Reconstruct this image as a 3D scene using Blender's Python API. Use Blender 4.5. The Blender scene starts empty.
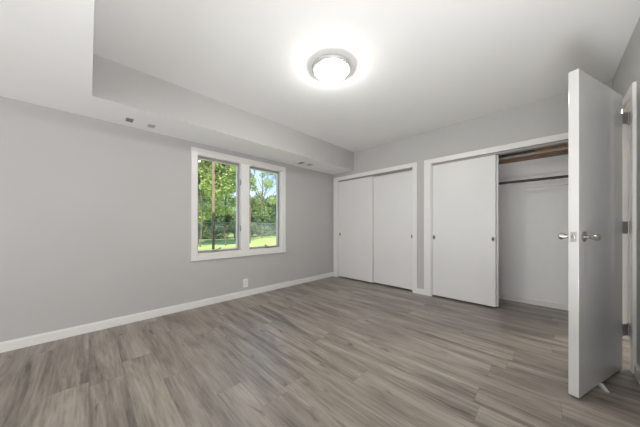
import bpy, bmesh, math, random
from mathutils import Vector, Matrix
S = bpy.context.scene
COL = S.collection
PI = math.pi

# ------------------------------------------------------------------ camera, world, sun, exposure
FPX, YAW = 230.39, 0.78335
cd = bpy.data.cameras.new('camera')
cd.sensor_fit = 'HORIZONTAL'; cd.sensor_width = 36.0
cd.lens = FPX / 640 * 36.0
cd.shift_y = (226.18 - 213.5) / 640
cd.clip_start = 0.02; cd.clip_end = 300
cam = bpy.data.objects.new('camera', cd); COL.objects.link(cam)
cam.location = (0, 0, 1.05)
cam.rotation_euler = (PI / 2, 0, YAW - PI / 2)
S.camera = cam

world = bpy.data.worlds.new('world'); S.world = world
world.use_nodes = True
wn = world.node_tree.nodes; wl = world.node_tree.links; wn.clear()
w_out = wn.new('ShaderNodeOutputWorld'); w_bg = wn.new('ShaderNodeBackground')
w_tc = wn.new('ShaderNodeTexCoord'); w_no = wn.new('ShaderNodeTexNoise'); w_cr = wn.new('ShaderNodeValToRGB')
w_no.inputs['Scale'].default_value = 3.5; w_no.inputs['Detail'].default_value = 6
w_cr.color_ramp.elements[0].position = 0.50; w_cr.color_ramp.elements[0].color = (0.24, 0.43, 0.80, 1)
w_cr.color_ramp.elements[1].position = 0.72; w_cr.color_ramp.elements[1].color = (0.72, 0.78, 0.85, 1)
wl.new(w_tc.outputs['Generated'], w_no.inputs['Vector']); wl.new(w_no.outputs['Fac'], w_cr.inputs['Fac'])
wl.new(w_cr.outputs['Color'], w_bg.inputs['Color']); wl.new(w_bg.outputs['Background'], w_out.inputs['Surface'])
w_bg.inputs['Strength'].default_value = 1.35

sd = bpy.data.lights.new('sun', 'SUN'); sd.energy = 6.5; sd.angle = math.radians(1.5); sd.color = (1.0, 0.95, 0.86)
sun = bpy.data.objects.new('sun', sd); COL.objects.link(sun)
sun.rotation_euler = (math.radians(42), 0, math.radians(-28))     # shines towards +Y: from behind the house onto the garden

LAMP_STRENGTH = 62.0
HALL_STRENGTH = 200.0
def area(name, loc, rot, sx, sy, power, col):
    d = bpy.data.lights.new(name, 'AREA'); d.shape = 'RECTANGLE'; d.size = sx; d.size_y = sy; d.energy = power; d.color = col
    o = bpy.data.objects.new(name, d); COL.objects.link(o); o.location = loc; o.rotation_euler = rot; return o
# added fill light on the west side, unseen behind the camera
area('fill_west', (-2.85, 1.4, 1.12), (math.radians(112), 0, math.radians(-90)), 3.2, 1.7, 42, (0.97, 0.985, 1.0))
# the photographer's soft light beside the camera, bounced off the ceiling
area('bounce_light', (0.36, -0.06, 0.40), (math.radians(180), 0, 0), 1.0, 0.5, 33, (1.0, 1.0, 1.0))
S.view_settings.view_transform = 'Standard'; S.view_settings.look = 'None'
S.view_settings.gamma = 1.0; S.view_settings.exposure = 0.46
S.view_settings.use_curve_mapping = False

# ------------------------------------------------------------------ materials
def mat(name, col, rough=0.5, metal=0.0, spec=0.5, noise=0.0, nscale=8.0, bump=0.0, bscale=200.0, coat=0.0):
    m = bpy.data.materials.new(name); m.use_nodes = True
    nt = m.node_tree; b = nt.nodes['Principled BSDF']
    b.inputs['Base Color'].default_value = (*col, 1); b.inputs['Roughness'].default_value = rough
    b.inputs['Metallic'].default_value = metal; b.inputs['Specular IOR Level'].default_value = spec
    b.inputs['Coat Weight'].default_value = coat
    geo = nt.nodes.new('ShaderNodeNewGeometry')
    if noise:
        n = nt.nodes.new('ShaderNodeTexNoise'); n.inputs['Scale'].default_value = nscale; n.inputs['Detail'].default_value = 4
        r = nt.nodes.new('ShaderNodeValToRGB')
        r.color_ramp.elements[0].position = 0.3; r.color_ramp.elements[1].position = 0.7
        r.color_ramp.elements[0].color = (*[c * (1 - noise) for c in col], 1)
        r.color_ramp.elements[1].color = (*[min(1, c * (1 + noise)) for c in col], 1)
        nt.links.new(geo.outputs['Position'], n.inputs['Vector']); nt.links.new(n.outputs['Fac'], r.inputs['Fac'])
        nt.links.new(r.outputs['Color'], b.inputs['Base Color'])
    if bump:
        n = nt.nodes.new('ShaderNodeTexNoise'); n.inputs['Scale'].default_value = bscale; n.inputs['Detail'].default_value = 2
        bp = nt.nodes.new('ShaderNodeBump'); bp.inputs['Strength'].default_value = bump; bp.inputs['Distance'].default_value = 0.002
        nt.links.new(geo.outputs['Position'], n.inputs['Vector']); nt.links.new(n.outputs['Fac'], bp.inputs['Height'])
        nt.links.new(bp.outputs['Normal'], b.inputs['Normal'])
    return m

M_WALL = mat('wall_paint', (0.515, 0.508, 0.498), 0.75, spec=0.25, noise=0.015, nscale=2, bump=0.08)
M_CEIL = mat('ceiling_paint', (0.88, 0.88, 0.875), 0.85, spec=0.2, noise=0.01, nscale=2, bump=0.08)
M_TRIM = mat('trim_paint', (0.80, 0.785, 0.765), 0.35, noise=0.01, nscale=5)
M_DOOR = mat('door_paint', (0.77, 0.762, 0.75), 0.42, noise=0.01, nscale=3)
M_EDOOR = mat('glossy_door_paint', (0.60, 0.595, 0.585), 0.14, noise=0.01, nscale=3, bump=0.03, bscale=60)
M_CLOS = mat('closet_paint', (0.88, 0.875, 0.865), 0.7, spec=0.2, noise=0.01)
M_CHROME = mat('polished_chrome', (0.50, 0.49, 0.47), 0.16, metal=1.0)
M_NICKEL = mat('brushed_nickel', (0.42, 0.41, 0.39), 0.42, metal=1.0, noise=0.05, nscale=60)
M_RING = mat('satin_nickel_ring', (0.62, 0.62, 0.61), 0.45, metal=0.35)
M_DARK = mat('dark_metal', (0.06, 0.055, 0.05), 0.45, metal=0.6)
M_HOLE = mat('dark_recess', (0.03, 0.03, 0.03), 0.9)
M_PLATE = mat('white_plastic', (0.80, 0.79, 0.77), 0.35)
M_WOOD = mat('raw_shelf_wood', (0.24, 0.15, 0.085), 0.6, noise=0.25, nscale=14)
M_WOOD2 = mat('orange_board_wood', (0.42, 0.24, 0.11), 0.6, noise=0.2, nscale=12)
M_POST = mat('weathered_post_wood', (0.30, 0.20, 0.13), 0.8, noise=0.25, nscale=9)
M_SCREEN = mat('grey_aluminium', (0.36, 0.34, 0.33), 0.5, metal=0.2)
M_BARK = mat('bark', (0.15, 0.12, 0.09), 0.9, noise=0.4, nscale=12)
M_WIRE = mat('galvanised_wire', (0.22, 0.23, 0.23), 0.6, metal=0.4)
M_VENT2 = mat('painted_grille', (0.50, 0.49, 0.48), 0.5)
M_RUBBER = mat('off_white_rubber', (0.74, 0.72, 0.67), 0.6)

def emit(name, col, strength):
    m = bpy.data.materials.new(name); m.use_nodes = True
    b = m.node_tree.nodes['Principled BSDF']
    b.inputs['Base Color'].default_value = (0.9, 0.9, 0.88, 1); b.inputs['Roughness'].default_value = 0.3
    b.inputs['Emission Color'].default_value = (*col, 1); b.inputs['Emission Strength'].default_value = strength
    return m
M_LAMP = emit('lit_opal_glass', (1.0, 0.99, 0.97), LAMP_STRENGTH)
M_HLAMP = emit('lit_hall_glass', (1.0, 0.95, 0.87), HALL_STRENGTH)

def glass_mat():
    m = bpy.data.materials.new('window_glass'); m.use_nodes = True
    nt = m.node_tree; nt.nodes.clear()
    o = nt.nodes.new('ShaderNodeOutputMaterial'); mx = nt.nodes.new('ShaderNodeMixShader')
    t = nt.nodes.new('ShaderNodeBsdfTransparent'); g = nt.nodes.new('ShaderNodeBsdfGlossy'); f = nt.nodes.new('ShaderNodeFresnel')
    t.inputs['Color'].default_value = (0.96, 0.98, 0.97, 1); g.inputs['Roughness'].default_value = 0.02
    f.inputs['IOR'].default_value = 1.25
    nt.links.new(f.outputs[0], mx.inputs[0]); nt.links.new(t.outputs[0], mx.inputs[1]); nt.links.new(g.outputs[0], mx.inputs[2])
    nt.links.new(mx.outputs[0], o.inputs['Surface'])
    return m
M_GLASS = glass_mat()

def floor_mat():
    m = bpy.data.materials.new('grey_brown_vinyl_planks'); m.use_nodes = True
    nt = m.node_tree; N = nt.nodes.new; L = nt.links.new
    b = nt.nodes['Principled BSDF']
    geo = N('ShaderNodeNewGeometry'); sep = N('ShaderNodeSeparateXYZ'); L(geo.outputs['Position'], sep.inputs[0])
    def math_(op, a, b_=None, c=None):
        n = N('ShaderNodeMath'); n.operation = op
        for i, v in enumerate((a, b_, c)):
            if v is None: continue
            if isinstance(v, (int, float)): n.inputs[i].default_value = v
            else: L(v, n.inputs[i])
        return n.outputs[0]
    W_, LN = 0.18, 1.22
    u = math_('DIVIDE', sep.outputs[0], W_)
    row = math_('FLOOR', u)
    wn1 = N('ShaderNodeTexWhiteNoise'); wn1.noise_dimensions = '1D'; L(row, wn1.inputs['W'])
    v = math_('ADD', math_('DIVIDE', sep.outputs[1], LN), math_('MULTIPLY', wn1.outputs['Value'], 7.3))
    cell = math_('FLOOR', v)
    cmb = N('ShaderNodeCombineXYZ'); L(row, cmb.inputs[0]); L(cell, cmb.inputs[1])
    wn2 = N('ShaderNodeTexWhiteNoise'); wn2.noise_dimensions = '2D'; L(cmb.outputs[0], wn2.inputs['Vector'])
    # grain coordinates: stretched along Y, shifted for each plank
    off = math_('MULTIPLY', wn2.outputs['Value'], 57.0)
    def coords(sx, sy, k):
        c = N('ShaderNodeCombineXYZ'); L(math_('ADD', math_('MULTIPLY', sep.outputs[0], sx), off), c.inputs[0])
        L(math_('ADD', math_('MULTIPLY', sep.outputs[1], sy), off), c.inputs[1]); L(math_('MULTIPLY', off, k), c.inputs[2]); return c.outputs[0]
    def noise(sx, sy, k, det, rough=0.55, dist=0.0):
        n = N('ShaderNodeTexNoise'); n.inputs['Scale'].default_value = 1.0; n.inputs['Detail'].default_value = det
        n.inputs['Roughness'].default_value = rough; n.inputs['Distortion'].default_value = dist; L(coords(sx, sy, k), n.inputs['Vector']); return n
    n1 = noise(10, 1.0, 0.6, 5, 0.58, 0.7)        # broad streaks
    n2 = noise(70, 4, 0.3, 4, 0.65)             # fine grain
    n3 = noise(16, 4.2, 0.9, 2, 0.5, 0.5)       # knots and short dark marks
    mixv = math_('ADD', math_('MULTIPLY', n1.outputs['Fac'], 0.62), math_('MULTIPLY', n2.outputs['Fac'], 0.38))
    mixv = math_('ADD', mixv, math_('MULTIPLY', math_('SUBTRACT', wn2.outputs['Value'], 0.5), 0.06))
    kn_ = N('ShaderNodeMapRange'); kn_.inputs['From Min'].default_value = 0.66; kn_.inputs['From Max'].default_value = 0.76; kn_.inputs['To Max'].default_value = 0.16
    L(n3.outputs['Fac'], kn_.inputs['Value'])
    mixv = math_('SUBTRACT', mixv, kn_.outputs[0])
    cr = N('ShaderNodeValToRGB'); L(mixv, cr.inputs['Fac'])
    e = cr.color_ramp.elements
    e[0].position = 0.35; e[0].color = (0.088, 0.073, 0.059, 1)
    e[1].position = 0.63; e[1].color = (0.345, 0.302, 0.255, 1)
    k = e.new(0.485); k.color = (0.215, 0.182, 0.151, 1)
    # seams
    fu = math_('FRACT', u); fv = math_('FRACT', v)
    su = math_('MINIMUM', fu, math_('SUBTRACT', 1.0, fu)); sv = math_('MINIMUM', fv, math_('SUBTRACT', 1.0, fv))
    s1 = math_('LESS_THAN', su, 0.008); s2 = math_('LESS_THAN', sv, 0.0016)
    seam = math_('MAXIMUM', s1, s2)
    mx = N('ShaderNodeMix'); mx.data_type = 'RGBA'; mx.inputs['B'].default_value = (0.07, 0.056, 0.046, 1)
    L(math_('MULTIPLY', seam, 0.3), mx.inputs['Factor']); L(cr.outputs['Color'], mx.inputs['A'])
    L(mx.outputs['Result'], b.inputs['Base Color'])
    b.inputs['Roughness'].default_value = 0.36
    rr = N('ShaderNodeMapRange'); rr.inputs['To Min'].default_value = 0.30; rr.inputs['To Max'].default_value = 0.44
    L(n2.outputs['Fac'], rr.inputs['Value']); L(rr.outputs[0], b.inputs['Roughness'])
    b.inputs['Specular IOR Level'].default_value = 0.85
    bp = N('ShaderNodeBump'); bp.inputs['Strength'].default_value = 0.12; bp.inputs['Distance'].default_value = 0.001
    L(n2.outputs['Fac'], bp.inputs['Height']); L(bp.outputs['Normal'], b.inputs['Normal'])
    return m
M_FLOOR = floor_mat()

def leaf_mat(name, c0, c1):
    m = bpy.data.materials.new(name); m.use_nodes = True
    nt = m.node_tree; nt.nodes.clear(); N = nt.nodes.new; L = nt.links.new
    o = N('ShaderNodeOutputMaterial'); d = N('ShaderNodeBsdfDiffuse'); t = N('ShaderNodeBsdfTranslucent'); mx = N('ShaderNodeMixShader')
    geo = N('ShaderNodeNewGeometry'); r = N('ShaderNodeValToRGB')
    r.color_ramp.elements[0].color = (*c0, 1); r.color_ramp.elements[1].color = (*c1, 1)
    L(geo.outputs['Random Per Island'], r.inputs['Fac'])
    L(r.outputs['Color'], d.inputs['Color']); L(r.outputs['Color'], t.inputs['Color'])
    mx.inputs[0].default_value = 0.45
    L(d.outputs[0], mx.inputs[1]); L(t.outputs[0], mx.inputs[2]); L(mx.outputs[0], o.inputs['Surface'])
    return m
M_LEAF_A = leaf_mat('bright_leaves', (0.28, 0.38, 0.13), (0.66, 0.72, 0.34))
M_LEAF_B = leaf_mat('mid_leaves', (0.20, 0.27, 0.13), (0.42, 0.50, 0.26))
M_LEAF_C = leaf_mat('dark_leaves', (0.16, 0.22, 0.11), (0.32, 0.40, 0.22))  # darkest greens of the leaf materials
M_GRASS = mat('lawn', (0.36, 0.42, 0.14), 0.9, spec=0.1, noise=0.22, nscale=1.3)

# ------------------------------------------------------------------ mesh helpers
class MB:
    def __init__(s): s.bm = bmesh.new()
    def box(s, a, b, mtx=None, bevel=0.0):
        t = bmesh.new(); bmesh.ops.create_cube(t, size=1)
        c = [(a[i] + b[i]) / 2 for i in range(3)]; d = [abs(b[i] - a[i]) for i in range(3)]
        for v in t.verts: v.co = Vector((c[0] + v.co.x * d[0], c[1] + v.co.y * d[1], c[2] + v.co.z * d[2]))
        if bevel: bmesh.ops.bevel(t, geom=t.edges[:], offset=bevel, segments=2, affect='EDGES', profile=0.6)
        if mtx: t.transform(mtx)
        s._add(t); return s
    def _add(s, t):
        me = bpy.data.meshes.new('tmp'); t.to_mesh(me); t.free(); s.bm.from_mesh(me); bpy.data.meshes.remove(me)
    def cyl(s, a, b, r, r2=None, n=20):
        a = Vector(a); b = Vector(b); d = b - a
        t = bmesh.new(); bmesh.ops.create_cone(t, cap_ends=True, segments=n, radius1=r, radius2=r if r2 is None else r2, depth=d.length)
        t.transform(Matrix.Translation((a + b) / 2) @ d.to_track_quat('Z', 'Y').to_matrix().to_4x4()); s._add(t); return s
    def lathe(s, prof, origin, axis, n=40):
        """prof: list of (radius, height along axis)"""
        q = Vector(axis).to_track_quat('Z', 'Y').to_matrix().to_4x4(); M = Matrix.Translation(origin) @ q
        rings = []
        for (r, h) in prof:
            if r < 1e-6: rings.append([s.bm.verts.new(M @ Vector((0, 0, h)))])
            else: rings.append([s.bm.verts.new(M @ Vector((r * math.cos(2 * PI * k / n), r * math.sin(2 * PI * k / n), h))) for k in range(n)])
        for A, B in zip(rings, rings[1:]):
            for k in range(n):
                k2 = (k + 1) % n
                if len(A) == 1 and len(B) > 1: s.bm.faces.new((A[0], B[k], B[k2]))
                elif len(B) == 1 and len(A) > 1: s.bm.faces.new((A[k], B[0], A[k2]))
                elif len(A) > 1: s.bm.faces.new((A[k], B[k], B[k2], A[k2]))
        bmesh.ops.recalc_face_normals(s.bm, faces=s.bm.faces[:]); return s
    def prism(s, poly, z0, z1, mtx=None):
        t = bmesh.new(); lo = [t.verts.new((x, y, z0)) for x, y in poly]; hi = [t.verts.new((x, y, z1)) for x, y in poly]
        t.faces.new(lo[::-1]); t.faces.new(hi); n = len(poly)
        for k in range(n): t.faces.new((lo[k], lo[(k + 1) % n], hi[(k + 1) % n], hi[k]))
        bmesh.ops.recalc_face_normals(t, faces=t.faces[:])
        if mtx: t.transform(mtx)
        s._add(t); return s
    def build(s, name, m, parent=None, smooth=False):
        me = bpy.data.meshes.new(name); s.bm.to_mesh(me); s.bm.free()
        if smooth:
            for p in me.polygons: p.use_smooth = True
            try: me.set_sharp_from_angle(angle=math.radians(35))
            except Exception: pass
        me.materials.append(m)
        o = bpy.data.objects.new(name, me); COL.objects.link(o)
        if parent:
            o.parent = parent
            if parent.type == 'EMPTY' and parent.get('_m'): pass
            bpy.context.view_layer.update(); o.matrix_parent_inverse = parent.matrix_world.inverted()
        return o

def tag(o, label, cat, group=None, kind=None):
    o['label'] = label; o['category'] = cat
    if group: o['group'] = group
    if kind: o['kind'] = kind
    return o
def empty(name, loc, label, cat, group=None, kind=None):
    o = bpy.data.objects.new(name, None); COL.objects.link(o); o.location = loc; o.empty_display_size = 0.1
    return tag(o, label, cat, group, kind)

# ------------------------------------------------------------------ room dimensions
XE, YN, YS, XW = 3.627, 3.233, -0.437, -3.2      # closet wall, window wall, door wall, wall behind the camera
ZC, ZS = 2.483, 2.131                               # ceiling, soffit underside
SX, SY = 0.0195, 2.686                              # edges of the lowered ceiling
XB = 4.215                                          # back wall of the closets
WT = 0.14

# floor (room, closets and hall in one plane)
tag(MB().box((XW - WT, -2.0, -0.12), (5.6, YN + WT, 0)).build('floor', M_FLOOR),
    'grey-brown wood-look plank floor running through the whole room', 'floor', kind='structure')
# main ceiling
tag(MB().box((XW - WT, -2.0, ZC), (5.6, YN + WT, ZC + 0.15)).build('ceiling', M_CEIL),
    'high white ceiling that carries the round lamp', 'ceiling', kind='structure')
# lowered ceiling: L shape, wall-coloured fascia with white underside
def soffit():
    m = MB(); e = 0.004
    poly = [(XW, YS), (SX, YS), (SX, SY), (XE, SY), (XE, YN), (XW, YN)]
    m.prism(poly, ZS, ZC)
    o = m.build('ceiling_soffit', M_CEIL)
    o.data.materials.append(M_WALL)
    for p in o.data.polygons:
        if abs(p.normal.z) < 0.5: p.material_index = 1
    return o
tag(soffit(), 'lowered ceiling soffit running above the window and over the left side', 'soffit', kind='structure')

# window wall
wx0, wx1, wz0, wz1 = 0.985, 2.325, 0.680, 1.990
m = MB()
m.box((XW - WT, YN, 0), (wx0, YN + WT, ZC)).box((wx1, YN, 0), (5.6, YN + WT, ZC))
m.box((wx0, YN, 0), (wx1, YN + WT, wz0)).box((wx0, YN, wz1), (wx1, YN + WT, ZC))
tag(m.build('wall_north', M_WALL), 'long light grey wall with the garden window', 'wall', kind='structure')

# closet wall with its two openings
C1 = (1.530, 3.100); C2 = (-0.310, 1.260); ZO = 1.985; TE = 0.115
m = MB()
for y0, y1 in ((YS, C2[0]), (C2[1], C1[0]), (C1[1], YN)): m.box((XE, y0, 0), (XE + TE, y1, ZO))
m.box((XE, YS, ZO), (XE + TE, YN, ZC))
tag(m.build('wall_east', M_WALL), 'light grey wall framing the two wide closets', 'wall', kind='structure')

# south wall with the doorway next to the closet wall
DX0, DX1, DZ = 2.815, 3.540, 2.015; TS = 0.115
m = MB()
m.box((XW - WT, YS - TS, 0), (DX0, YS, ZC)).box((DX1, YS - TS, 0), (XE + TE, YS, ZC)).box((DX0, YS - TS, DZ), (DX1, YS, ZC))
tag(m.build('wall_south', M_WALL), 'light grey wall at the right edge beside the open door', 'wall', kind='structure')
tag(MB().box((XW - WT, YS, 0), (XW, YN, ZC)).build('wall_west', M_WALL), 'light grey wall behind the camera', 'wall', kind='structure')

w2 = empty('fill_frame', (XW, 1.4, 0.3), 'wide frame added for the west fill light, unseen behind the camera', 'window', kind='structure')  # added to go with the west fill light; no known window here
m = MB()
m.box((XW, -0.31, 0.17), (XW + 0.03, -0.23, 2.08)).box((XW, 3.03, 0.17), (XW + 0.03, 3.11, 2.08))
m.box((XW, -0.23, 0.17), (XW + 0.03, 3.03, 0.25)).box((XW, -0.23, 2.0), (XW + 0.03, 3.03, 2.08))
m.build('window_casing', M_TRIM, w2)  # bare casing added for the fill light, on a solid wall
# closet interior shell
m = MB()
m.box((XB, YS - 0.05, 0), (XB + 0.1, YN, ZC)).box((XE + TE, YS - TS, 0), (XB + 0.1, YS - 0.0, ZC)).box((XE + TE, 1.36, 0), (XB, 1.44, ZC))
tag(m.build('wall_closet', M_CLOS), 'off-white back and side walls inside the closets', 'wall', kind='structure')
# hall beyond the doorway
m = MB()
m.box((1.2, -1.86, 0), (5.6, -1.75, ZC)).box((5.5, -1.75, 0), (5.6, YS - TS, ZC)).box((1.2, -1.75, 0), (1.3, YS - TS, ZC)).box((XB + 0.1, YS - TS, 0), (5.5, YS - TS + 0.1, ZC))
tag(m.build('wall_hall', M_WALL), 'light grey hall walls beyond the open doorway', 'wall', kind='structure')

# ------------------------------------------------------------------ baseboards
BH, BT = 0.085, 0.013
def base_prof(m, a, b):
    m.box(a, b); return m
m = MB(); m.box((XW, YN - BT, 0), (XE, YN, BH - 0.012)).box((XW, YN - BT * 0.6, BH - 0.012), (XE, YN, BH))
tag(m.build('baseboard_north', M_TRIM), 'white baseboard along the window wall', 'baseboard', kind='structure')
m = MB(); m.box((XE - BT, 1.36, 0), (XE, 1.468, BH)).box((XE - BT, YS, 0), (XE, -0.375, BH)).box((XE - BT, 3.165, 0), (XE, YN - BT, BH))
tag(m.build('baseboard_east', M_TRIM), 'short white baseboard pieces beside and between the closets', 'baseboard', kind='structure')
m = MB(); m.box((XW, YS, 0), (2.735, YS + BT, BH - 0.012)).box((XW, YS, BH - 0.012), (2.735, YS + BT * 0.6, BH))
tag(m.build('baseboard_south', M_TRIM), 'white baseboard running to the door casing at right', 'baseboard', kind='structure')
m = MB(); m.box((XW, YS + BT, 0), (XW + BT, YN - BT, BH))
tag(m.build('baseboard_west', M_TRIM), 'white baseboard behind the camera', 'baseboard', kind='structure')
m = MB(); m.box((XB - BT, YS, 0), (XB, 1.36, 0.07)).box((XB - BT, 1.44, 0), (XB, YN, 0.07))
tag(m.build('baseboard_closet', M_TRIM), 'low white baseboard inside the open closet', 'baseboard', kind='structure')
m = MB(); m.box((1.3, -1.75, 0), (5.5, -1.75 + BT, BH))
tag(m.build('baseboard_hall', M_TRIM), 'white baseboard in the hall beyond the doorway', 'baseboard', kind='structure')

# ------------------------------------------------------------------ closet casings
CT = 0.016
def closet_casing(name, y0, y1, label):
    m = MB(); w = 0.068
    m.box((XE - CT, y0 - w, 0), (XE, y0, ZO + w), bevel=0.002).box((XE - CT, y1, 0), (XE, min(y1 + w + 0.03, YN - 0.034), ZO + w), bevel=0.002)
    m.box((XE - CT, y0, ZO), (XE, y1, ZO + w), bevel=0.002)
    # jamb liner and head fascia with the sliding track
    m.box((XE, y0 - 0.001, 0), (XE + TE, y0 + 0.012, ZO)).box((XE, y1 - 0.012, 0), (XE + TE, y1 + 0.001, ZO))
    o = m.build(name, M_TRIM); tag(o, label, 'trim', kind='structure')
    t = MB(); t.box((XE + 0.014, y0 + 0.012, ZO - 0.006), (XE + TE - 0.012, y1 - 0.012, ZO))
    for xx in (XE + 0.014, XE + 0.052, XE + 0.092): t.box((xx, y0 + 0.012, ZO - 0.026), (xx + 0.003, y1 - 0.012, ZO - 0.006))
    t.build('sliding_track', M_SCREEN, o)
    return o
closet_casing('trim_1', C1[0], C1[1], 'white casing around the far closed closet')
closet_casing('trim_2', C2[0], C2[1], 'white casing around the near half-open closet')

# sliding doors
def pull(o, x, y, z):
    m = MB(); prof = [(0.0, 0.0), (0.011, 0.0), (0.0125, 0.0045), (0.019, 0.0045), (0.020, 0.003), (0.020, -0.002)]
    m.lathe(prof, (0, 0, 0), (-1, 0, 0), 24)
    for v in m.bm.verts: v.co.z *= 1.75; v.co += Vector((x, y, z))
    m.build('finger_pull', M_NICKEL, o, smooth=True)
    h = MB(); h.cyl((0, 0, 0), (-0.0012, 0, 0), 0.0115, n=20)
    for v in h.bm.verts: v.co.z *= 1.75; v.co += Vector((x, y, z))
    h.build('pull_recess', M_DARK, o)
def sliding(name, x, y0, y1, py, label):
    m = MB(); m.box((x, y0, 0.022), (x + 0.034, y1, ZO - 0.028), bevel=0.002)
    o = m.build(name, M_DOOR); tag(o, label, 'closet door', kind='structure')
    for p_ in py: pull(o, x, p_, 0.885)
    return o
XF, XR = XE + 0.018, XE + 0.057
sliding('door_2', XF, 2.282, 3.086, (3.050,), 'left sliding panel of the far closed closet')
sliding('door_3', XR, 1.543, 2.302, (1.568,), 'right sliding panel of the far closed closet')
sliding('door_4', XF, 0.485, 1.247, (1.223, 0.510), 'wide white sliding panel of the near half-open closet')
sliding('door_5', XR, 0.462, 1.240, (), 'rear sliding panel stacked behind the near closet door')

# ------------------------------------------------------------------ inside the open closet
sh = empty('closet_shelf', (XB, 0.45, 1.942), 'raw brown wooden shelf high in the open closet', 'shelf')
MB().box((3.884, YS, 1.942), (XB, 1.36, 1.960)).build('shelf_board', M_WOOD, sh)
m = MB(); m.box((3.878, YS, 1.936), (3.884, 1.36, 1.962)); m.build('front_edge', mat('pale_edge_wood', (0.45, 0.38, 0.30), 0.6, noise=0.1, nscale=20), sh)
m = MB(); m.box((XB - 0.018, YS, 1.872), (XB, 1.36, 1.942)); m.build('cleat', M_CLOS, sh)
tag(MB().box((3.90, YS + 0.02, 1.9605), (4.06, 0.13, 1.998), bevel=0.003).build('wooden_board', M_WOOD2),
    'orange-brown loose wooden board lying on the closet shelf', 'board')
rod = empty('closet_rod', (3.9, 0.46, 1.625), 'dark thin hanging rod below the shelf in the open closet', 'clothes rod')
MB().cyl((3.9, YS + 0.004, 1.625), (3.9, 1.356, 1.625), 0.016).build('rod', M_DARK, rod, True)
for y, s in ((YS, 1), (1.36, -1)):
    MB().cyl((3.9, y, 1.625), (3.9, y + s * 0.008, 1.625), 0.032).build('socket', M_NICKEL, rod, True)
m = MB(); m.box((XB - 0.030, YS, 1.565), (XB, 0.235, 1.618), bevel=0.003)
tag(m.build('wall_cleat', M_TRIM), 'white horizontal batten on the back wall of the open closet', 'batten')

# ------------------------------------------------------------------ window
def frame4(m, x0, x1, z0, z1, w, y0, y1, bevel=0.0):
    m.box((x0, y0, z0), (x0 + w, y1, z1), bevel=bevel).box((x1 - w, y0, z0), (x1, y1, z1), bevel=bevel)
    m.box((x0 + w, y0, z0), (x1 - w, y1, z0 + w), bevel=bevel).box((x0 + w, y0, z1 - w), (x1 - w, y1, z1), bevel=bevel)
    return m
win = empty('window_1', (1.655, YN, 0.61), 'white double casement window looking onto the garden', 'window', kind='structure')
m = MB(); frame4(m, 0.920, 2.392, 0.612, 2.062, 0.070, YN - 0.018, YN, 0.003)
m.box((0.912, YN - 0.021, 0.604), (2.400, YN - 0.004, 0.616))
m.build('window_casing', M_TRIM, win)
m = MB()
m.box((wx0, YN - 0.002, wz0), (wx0 + 0.012, YN + WT, wz1)).box((wx1 - 0.012, YN - 0.002, wz0), (wx1, YN + WT, wz1))
m.box((wx0, YN - 0.002, wz0), (wx1, YN + WT, wz0 + 0.014)).box((wx0, YN - 0.002, wz1 - 0.012), (wx1, YN + WT, wz1))
m.build('window_frame', M_TRIM, win)
mx0, mx1 = 1.592, 1.722
MB().box((mx0, YN - 0.012, wz0 + 0.014), (mx1, YN + WT, wz1 - 0.012), bevel=0.003).build('mullion', M_TRIM, win)
def sash(x0, x1, stop_w):
    z0, z1 = wz0 + 0.014, wz1 - 0.012
    m = MB(); frame4(m, x0, x1, z0, z1, 0.030, YN + 0.075, YN + 0.112, 0.003)
    s = m.build('sash', M_TRIM, win)
    MB().box((x0 + 0.028, YN + 0.090, z0 + 0.028), (x1 - 0.028, YN + 0.094, z1 - 0.028)).build('pane', M_GLASS, s)
    g = MB(); frame4(g, x0 + 0.002, x1 - 0.002, z0 + 0.001, z1 - 0.001, stop_w, YN + 0.056, YN + 0.070)
    g.build('screen_frame', M_SCREEN, win)
sash(wx0 + 0.012, mx0, 0.022); sash(mx1, wx1 - 0.012, 0.022)
def crank(x, d):
    z = wz0 + 0.014
    m = MB(); m.box((x - 0.055, YN + 0.004, z), (x + 0.055, YN + 0.045, z + 0.020), bevel=0.004)
    m.cyl((x + d * 0.02, YN + 0.012, z + 0.014), (x + d * 0.02, YN + 0.002, z + 0.030), 0.010)
    c = m.build('crank_operator', M_NICKEL, win, True)
    h = MB(); h.cyl((x + d * 0.02, YN + 0.000, z + 0.028), (x + d * 0.085, YN - 0.006, z + 0.045), 0.008)
    h.cyl((x + d * 0.085, YN - 0.006, z + 0.045), (x + d * 0.088, YN - 0.030, z + 0.062), 0.010)
    h.build('crank_handle', M_NICKEL, c, True)
crank(1.19, 1); crank(2.08, -1)
for z in (1.70, 1.02):
    m = MB(); m.box((mx0 - 0.012, YN + 0.002, z - 0.045), (mx0 + 0.004, YN + 0.020, z + 0.045), bevel=0.003)
    m.box((mx0 - 0.010, YN - 0.018, z - 0.030), (mx0 - 0.002, YN + 0.004, z + 0.012), bevel=0.002)
    m.build('sash_lock', M_NICKEL, win)

# ------------------------------------------------------------------ outlet, grilles
oc = (1.660, 0.198)
o = MB().box((oc[0] - 0.040, YN - 0.007, oc[1] - 0.063), (oc[0] + 0.040, YN, oc[1] + 0.063), bevel=0.003).build('wall_outlet', M_PLATE)
tag(o, 'white duplex electrical outlet low on the wall below the window', 'outlet')
for dz in (0.026, -0.026):
    f = MB().box((oc[0] - 0.017, YN - 0.0095, oc[1] + dz - 0.017), (oc[0] + 0.017, YN - 0.006, oc[1] + dz + 0.017), bevel=0.0015).build('receptacle', M_PLATE, o)
    s = MB()
    for dx in (-0.007, 0.007): s.box((oc[0] + dx - 0.0013, YN - 0.0100, oc[1] + dz - 0.002), (oc[0] + dx + 0.0013, YN - 0.0090, oc[1] + dz + 0.010))
    s.cyl((oc[0], YN - 0.0100, oc[1] + dz - 0.009), (oc[0], YN - 0.0090, oc[1] + dz - 0.009), 0.003)
    s.build('slot', M_HOLE, f)
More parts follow.
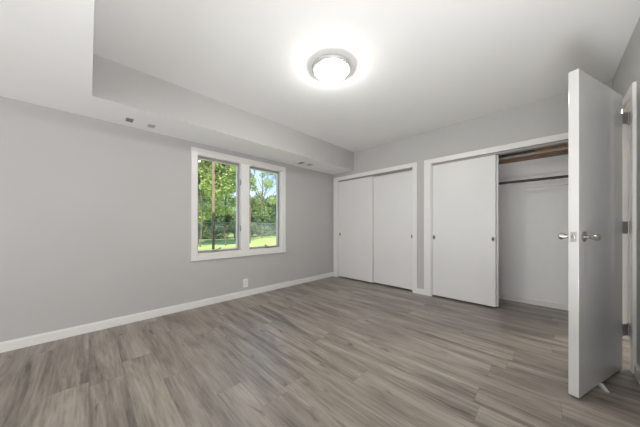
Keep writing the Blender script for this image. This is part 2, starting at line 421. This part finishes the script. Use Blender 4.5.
MB().cyl((oc[0], YN - 0.0080, oc[1]), (oc[0], YN - 0.0065, oc[1]), 0.0035).build('screw', M_NICKEL, o)

def grille(x, y, w, l, dark, label):
    mt = M_SCREEN if dark else M_VENT2
    e = empty('ceiling_grille', (x, y, ZS), label, 'vent', 'small grilles under the soffit')
    m = MB(); t = 0.006
    m.box((x - w, y - l, ZS - 0.004), (x + w, y - l + t, ZS)).box((x - w, y + l - t, ZS - 0.004), (x + w, y + l, ZS))
    m.box((x - w, y - l + t, ZS - 0.004), (x - w + t, y + l - t, ZS)).box((x + w - t, y - l + t, ZS - 0.004), (x + w, y + l - t, ZS))
    m.build('frame', mt, e)
    MB().box((x - w + t, y - l + t, ZS - 0.0012), (x + w - t, y + l - t, ZS)).build('opening', M_HOLE if dark else M_SCREEN, e)
    s = MB()
    for k in range(5):
        yy = y - l + t + (2 * l - 2 * t) * (k + 0.5) / 5
        s.box((x - w + t, yy - 0.003, ZS - 0.004), (x + w - t, yy + 0.003, ZS - 0.001))
    s.build('slats', mt, e)
grille(0.293, 3.028, 0.030, 0.050, True, 'leftmost dark small square grille under the soffit')
grille(0.478, 3.042, 0.030, 0.045, False, 'pale small square grille right of the leftmost dark one')
grille(2.560, 3.005, 0.030, 0.060, True, 'dark small grille under the soffit right of the window')
grille(2.740, 2.985, 0.040, 0.050, False, 'pale small grille under the soffit nearest the closet corner')

# ------------------------------------------------------------------ ceiling lamp
LX, LY = 1.547, 1.392
lamp = empty('ceiling_lamp', (LX, LY, ZC), 'lit round flush ceiling lamp with nickel ring and white glass bowl', 'lamp')
MB().lathe([(0, 0), (0.160, 0), (0.172, -0.005), (0.179, -0.014), (0.178, -0.025), (0.170, -0.034), (0.154, -0.038), (0.148, -0.037), (0.146, -0.028), (0, -0.026)], (LX, LY, ZC), (0, 0, 1), 64).build('ring', M_RING, lamp, True)
prof = [(0.1455 * math.cos(a), -0.035 - 0.060 * math.sin(a)) for a in [k * PI / 2 / 12 for k in range(12)]] + [(0, -0.095)]
MB().lathe([(0.1455, -0.030)] + prof, (LX, LY, ZC), (0, 0, 1), 64).build('glass_bowl', M_LAMP, lamp, True)
HX, HY = 4.225, -1.40
hl = empty('ceiling_lamp', (HX, HY, ZC), 'bright hall ceiling lamp beyond the doorway, mirrored in the open door', 'lamp')
MB().lathe([(0, 0), (0.13, 0), (0.14, -0.02), (0.13, -0.03), (0, -0.03)], (HX, HY, ZC), (0, 0, 1), 40).build('ring', M_RING, hl, True)
MB().lathe([(0.12, -0.028)] + [(0.12 * math.cos(k * PI / 16), -0.03 - 0.08 * math.sin(k * PI / 16)) for k in range(8)] + [(0, -0.11)], (HX, HY, ZC), (0, 0, 1), 40).build('glass_bowl', M_HLAMP, hl, True)

# ------------------------------------------------------------------ doorway casing
m = MB(); y1 = YS + 0.018
m.box((2.735, YS, 0), (DX0 - 0.006, y1, DZ + 0.062), bevel=0.003)
m.box((DX1 + 0.006, YS, 0), (DX1 + 0.068, y1, DZ + 0.062), bevel=0.003)
m.box((DX0 - 0.006, YS, DZ + 0.006), (DX1 + 0.006, y1, DZ + 0.062), bevel=0.003)
m.box((DX0, YS - TS, 0), (DX0 + 0.014, YS + 0.002, DZ)).box((DX1 - 0.014, YS - TS, 0), (DX1, YS + 0.002, DZ)).box((DX0, YS - TS, DZ - 0.014), (DX1, YS + 0.002, DZ))
m.box((DX0 + 0.014, YS - 0.075, 0), (DX0 + 0.026, YS - 0.040, DZ - 0.014)).box((DX1 - 0.026, YS - 0.075, 0), (DX1 - 0.014, YS - 0.040, DZ - 0.014))
tag(m.build('trim_3', M_TRIM), 'white casing and jamb around the open doorway', 'trim', kind='structure')

# ------------------------------------------------------------------ entry door
HP = Vector((2.748, -0.378, 0)); FP = Vector((2.084, -0.126, 0))
ud = (FP - HP).normalized(); nd = Vector((-ud.y, ud.x, 0))      # nd: towards the door wall / camera side
if nd.y > 0: nd = -nd
DW = (FP - HP).length; DT = 0.046
DM = Matrix(((ud.x, -nd.x, 0, HP.x), (ud.y, -nd.y, 0, HP.y), (0, 0, 1, 0), (0, 0, 0, 1)))   # local x along door, y into thickness
def dm(x, y, z): return DM @ Vector((x, y, z))
door = MB().box((0, 0, 0.012), (DW, DT, 2.002), mtx=DM, bevel=0.0022).build('door_1', M_EDOOR)
tag(door, 'glossy white flush door standing wide open at the right edge', 'door', kind='structure')
kz = 0.985
for side in (0, 1):
    y0 = 0 if side == 0 else DT
    ax = nd if side == 0 else -nd
    og = dm(DW - 0.062, y0, kz)
    r = MB().lathe([(0, 0), (0.030, 0), (0.031, 0.004), (0.027, 0.009), (0.014, 0.012), (0, 0.012)], og, ax, 32).build('rosette', M_CHROME, door, True)
    MB().lathe([(0.010, 0.011), (0.0095, 0.020), (0.012, 0.027), (0.017, 0.040), (0.0215, 0.052), (0.0215, 0.059), (0.017, 0.064), (0, 0.065)], og, ax, 32).build('knob', M_CHROME, door, True)
m = MB(); m.box((DW - 0.0005, DT / 2 - 0.013, kz - 0.03), (DW + 0.0015, DT / 2 + 0.013, kz + 0.03), mtx=DM)
lp = m.build('latch_plate', M_NICKEL, door)
MB().box((DW + 0.001, DT / 2 - 0.007, kz - 0.010), (DW + 0.010, DT / 2 + 0.007, kz + 0.010), mtx=DM, bevel=0.002).build('latch_bolt', M_CHROME, lp)
kn = Vector((2.806, -0.413, 0))
for z in (1.845, 1.040, 0.290):
    a = dm(0.001, 0.004, 0)
    m = MB(); m.cyl((kn.x, kn.y, z - 0.045), (kn.x, kn.y, z + 0.045), 0.0065)
    for e in (-0.049, 0.046): m.cyl((kn.x, kn.y, z + e), (kn.x, kn.y, z + e + 0.004), 0.0045)
    h = m.build('hinge', M_NICKEL, door, True)
    d = (Vector((kn.x, kn.y, 0)) - Vector((a.x, a.y, 0))); L = d.length; d.normalize(); n_ = Vector((-d.y, d.x, 0))
    HM = Matrix(((d.x, n_.x, 0, a.x), (d.y, n_.y, 0, a.y), (0, 0, 1, 0), (0, 0, 0, 1)))
    MB().box((-0.001, -0.0015, z - 0.044), (L - 0.004, 0.0015, z + 0.044), mtx=HM).build('leaf', M_NICKEL, h)
    s = MB()
    for (fx, dz) in ((0.35, 0.03), (0.65, 0.0), (0.35, -0.03)):
        p0 = HM @ Vector((L * fx, -0.0015, z + dz)); s.cyl(p0, p0 - n_ * 0.0018, 0.004, n=12)
    s.build('screws', M_CHROME, h)

# door stop under the door
a = Vector((2.372, -0.238, 0)); b = Vector((2.320, -0.258, 0))
d = (b - a).normalized(); n_ = Vector((-d.y, d.x, 0)); L = (b - a).length + 0.008
SMX = Matrix(((d.x, n_.x, 0, a.x), (d.y, n_.y, 0, a.y), (0, 0, 1, 0), (0, 0, 0, 1)))
t = MB(); vs = []
for (x, w, h) in ((0, 0.011, 0.020), (L, 0.007, 0.006)):
    vs.append([t.bm.verts.new(SMX @ Vector((x, sy * w, z))) for sy, z in ((-1, 0), (1, 0), (1, h), (-1, h))])
for k in range(4): t.bm.faces.new((vs[0][k], vs[0][(k + 1) % 4], vs[1][(k + 1) % 4], vs[1][k]))
t.bm.faces.new(vs[0][::-1]); t.bm.faces.new(vs[1]); bmesh.ops.recalc_face_normals(t.bm, faces=t.bm.faces[:])
tag(t.build('door_stop', M_RUBBER), 'small off-white wedge door stop on the floor by the open door', 'door stop')

# ------------------------------------------------------------------ outside
GZ = 0.20
tag(MB().box((-25, YN + WT + 0.02, GZ - 0.3), (60, 90, GZ)).build('lawn', M_GRASS), 'sunlit green lawn between the window and the fence', 'lawn', kind='structure')
Fv = Vector((math.cos(YAW), math.sin(YAW), 0)); Rv = Vector((math.sin(YAW), -math.cos(YAW), 0))
def at(px, depth): return (Fv + Rv * ((px - 320) / FPX)) * depth

# wooden post close outside the left pane
pp = at(213.3, 4.3)
tag(MB().box((pp.x - 0.02, pp.y - 0.02, GZ), (pp.x + 0.02, pp.y + 0.02, 3.4), bevel=0.006).build('wooden_post', M_POST),
    'slim brown wooden post standing outside the left window pane', 'post')

# chain-link fence
fa, fb = Vector((1.6, 11.83, 0)), Vector((12.2, 15.25, 0))
fd = (fb - fa); FL = fd.length; fd.normalize(); FH = 1.05
fence = empty('chain_link_fence', (fa.x, fa.y, GZ), 'grey chain-link fence across the far end of the lawn', 'fence')
me_v = []; me_f = []
def strip(p, q, w):
    n = Vector((fd.y, -fd.x, 0)) * w; u_ = Vector((0, 0, 1)) * w
    i = len(me_v); 
    for P in (p, q): me_v.extend([tuple(P + n), tuple(P + u_), tuple(P - n - u_)])
    for k in range(3): me_f.append((i + k, i + (k + 1) % 3, i + 3 + (k + 1) % 3, i + 3 + k))
s_ = -FH
while s_ < FL:
    a0, a1 = max(s_, 0), min(s_ + FH, FL)
    P = fa + fd * a0 + Vector((0, 0, GZ + (a0 - s_))); Q = fa + fd * a1 + Vector((0, 0, GZ + (a1 - s_)))
    strip(P, Q, 0.0055)
    P = fa + fd * a0 + Vector((0, 0, GZ + FH - (a0 - s_))); Q = fa + fd * a1 + Vector((0, 0, GZ + FH - (a1 - s_)))
    strip(P, Q, 0.0055)
    s_ += 0.085
me = bpy.data.meshes.new('wire_mesh'); me.from_pydata(me_v, [], me_f); me.materials.append(M_WIRE)
wo = bpy.data.objects.new('wire_mesh', me); COL.objects.link(wo); wo.parent = fence
bpy.context.view_layer.update(); wo.matrix_parent_inverse = fence.matrix_world.inverted()
A = fa + Vector((0, 0, GZ + FH)); B = fb + Vector((0, 0, GZ + FH))
MB().cyl(A, B, 0.022, n=10).build('top_rail', M_WIRE, fence)
k = 0.0
while k <= FL:
    P = fa + fd * k; MB().cyl((P.x, P.y, GZ - 0.05), (P.x, P.y, GZ + FH + 0.05), 0.028, n=10).build('post', M_WIRE, fence); k += 2.4

def leaves(rng, blobs, n, size):
    V = []; Fc = []
    tot = sum(b[3] ** 2 for b in blobs)
    for (cx, cy_, cz, r) in blobs:
        for _ in range(int(n * r * r / tot)):
            while True:
                p = Vector((rng.uniform(-1, 1), rng.uniform(-1, 1), rng.uniform(-1, 1)))
                if 0.15 < p.length < 1: break
            p = p.normalized() * (p.length ** 0.45) * r * rng.uniform(0.75, 1.05); p.z *= 0.8
            c = Vector((cx, cy_, cz)) + p
            if c.z < GZ + 0.05: continue
            u = Vector((rng.gauss(0, 1), rng.gauss(0, 1), rng.gauss(0, 0.6))).normalized()
            w = u.cross(Vector((rng.gauss(0, 0.5), rng.gauss(0, 0.5), 1))).normalized()
            nn = u.cross(w); s = size * rng.uniform(0.6, 1.3); i = len(V)
            V += [tuple(c - u * s), tuple(c + w * s * 0.42 + nn * s * 0.12), tuple(c + u * s), tuple(c - w * s * 0.42 + nn * s * 0.12)]
            Fc += [(i, i + 1, i + 2), (i, i + 2, i + 3)]
    return V, Fc
def tree(name, base, h, trunk_r, blobs, n, size, lm, label, group, seed, lean=0.0):
    rng = random.Random(seed)
    e = empty(name, (base.x, base.y, GZ), label, 'tree' if 'tree' in name else 'shrub', group)
    m = MB(); pts = []; ht = h * 0.8
    for k in range(6):
        f = k / 5; pts.append(Vector((base.x + lean * f + rng.uniform(-.05, .05) * h * 0.15, base.y + rng.uniform(-.05, .05) * h * 0.15, GZ - 0.1 + ht * f)))
    for k in range(5): m.cyl(pts[k], pts[k + 1], trunk_r * (1 - 0.15 * k), trunk_r * (1 - 0.15 * (k + 1)), n=9)
    for (bx, by, bz, r) in blobs:
        t_ = min(max((bz - GZ) / ht * 0.65, 0.12), 0.85) * 5; i = int(t_); p0 = pts[i].lerp(pts[min(i + 1, 5)], t_ - i)
        m.cyl(p0, (base.x + bx, base.y + by, bz), trunk_r * 0.35, trunk_r * 0.08, n=6)
        for q in range(3):
            p1 = p0.lerp(Vector((base.x + bx, base.y + by, bz)), 0.6); m.cyl(p1, (base.x + bx + rng.uniform(-.7, .7) * r, base.y + by + rng.uniform(-.7, .7) * r, bz + rng.uniform(-.3, .7) * r), trunk_r * 0.16, trunk_r * 0.04, n=5)
    m.build('trunk', M_BARK, e)
    V, Fc = leaves(rng, [(base.x + b[0], base.y + b[1], b[2], b[3]) for b in blobs], n, size)
    me = bpy.data.meshes.new('foliage'); me.from_pydata(V, [], Fc); me.materials.append(lm)
    o = bpy.data.objects.new('foliage', me); COL.objects.link(o); o.parent = e
    bpy.context.view_layer.update(); o.matrix_parent_inverse = e.matrix_world.inverted()

G = 'trees beyond the lawn'
def rb(seed, n, rad, z0, z1, r0, r1):
    g = random.Random(seed); out = []
    for k in range(n):
        a = g.uniform(0, 2 * PI); q = rad * math.sqrt(g.random())
        out.append((q * math.cos(a), q * math.sin(a), g.uniform(z0, z1), g.uniform(r0, r1)))
    return out
tree('broadleaf_tree', at(201, 9.3), 6.5, 0.028, rb(1, 24, 0.95, 1.5, 5.2, 0.5, 0.75), 14000, 0.08, M_LEAF_A, 'bright green leafy tree filling the left window pane', G, 1)
tree('broadleaf_tree', at(225, 10.0), 6.4, 0.025, rb(2, 17, 0.65, 1.9, 5.4, 0.35, 0.62), 6500, 0.08, M_LEAF_A, 'light green tree with sky gaps by the middle of the left pane', G, 2)
tree('slender_tree', at(250.0, 11.6), 5.6, 0.06, rb(3, 6, 0.6, 3.0, 5.0, 0.22, 0.42), 900, 0.07, M_LEAF_B, 'slender dark-trunked tree at the left of the right pane', G, 3)
tree('broadleaf_tree', at(262, 24), 8.6, 0.08, rb(4, 20, 2.1, 2.4, 7.6, 0.35, 0.8), 5200, 0.11, M_LEAF_A, 'airy tree against blue sky in the right pane', G, 4)
tree('broadleaf_tree', at(277, 32), 6.0, 0.10, rb(5, 14, 2.6, 1.4, 4.6, 0.9, 1.4), 11000, 0.16, M_LEAF_C, 'dark bushy tree at the right edge of the right pane', G, 5)
tree('broadleaf_tree', at(246, 32), 6.5, 0.10, rb(6, 16, 2.6, 1.3, 5.0, 0.9, 1.4), 11000, 0.17, M_LEAF_B, 'broad tree behind the window mullion', G, 6)
tree('broadleaf_tree', at(213, 27), 9.0, 0.10, rb(7, 18, 2.6, 1.3, 7.5, 0.9, 1.4), 11000, 0.17, M_LEAF_B, 'broad tree behind the bright one in the left pane', G, 7)
tree('broadleaf_tree', at(187, 22), 9.0, 0.10, rb(8, 16, 2.4, 1.3, 7.0, 0.9, 1.4), 9000, 0.16, M_LEAF_B, 'mid green tree at the far left of the view', G, 8)
GB = 'shrubs behind the fence'
sl = ['leftmost dark shrub behind the fence', 'second shrub from the left behind the fence', 'shrub behind the fence under the light green tree',
      'shrub behind the fence beside the mullion', 'shrub behind the fence under the slender tree', 'shrub behind the fence under the airy tree',
      'rightmost shrub behind the fence']
for i, px in enumerate((189, 204, 219, 234, 249, 262, 275)):
    dpt = (15.2, 15.2, 15.4, 16.4, 17.6, 19.0, 20.6)[i]
    tree('garden_shrub', at(px, dpt), 2.2, 0.03, rb(20 + i, 9, 0.34, GZ + 0.35, GZ + 1.9, 0.45, 0.58), 4800, 0.085, (M_LEAF_C, M_LEAF_B)[i % 2], sl[i], GB, 20 + i)
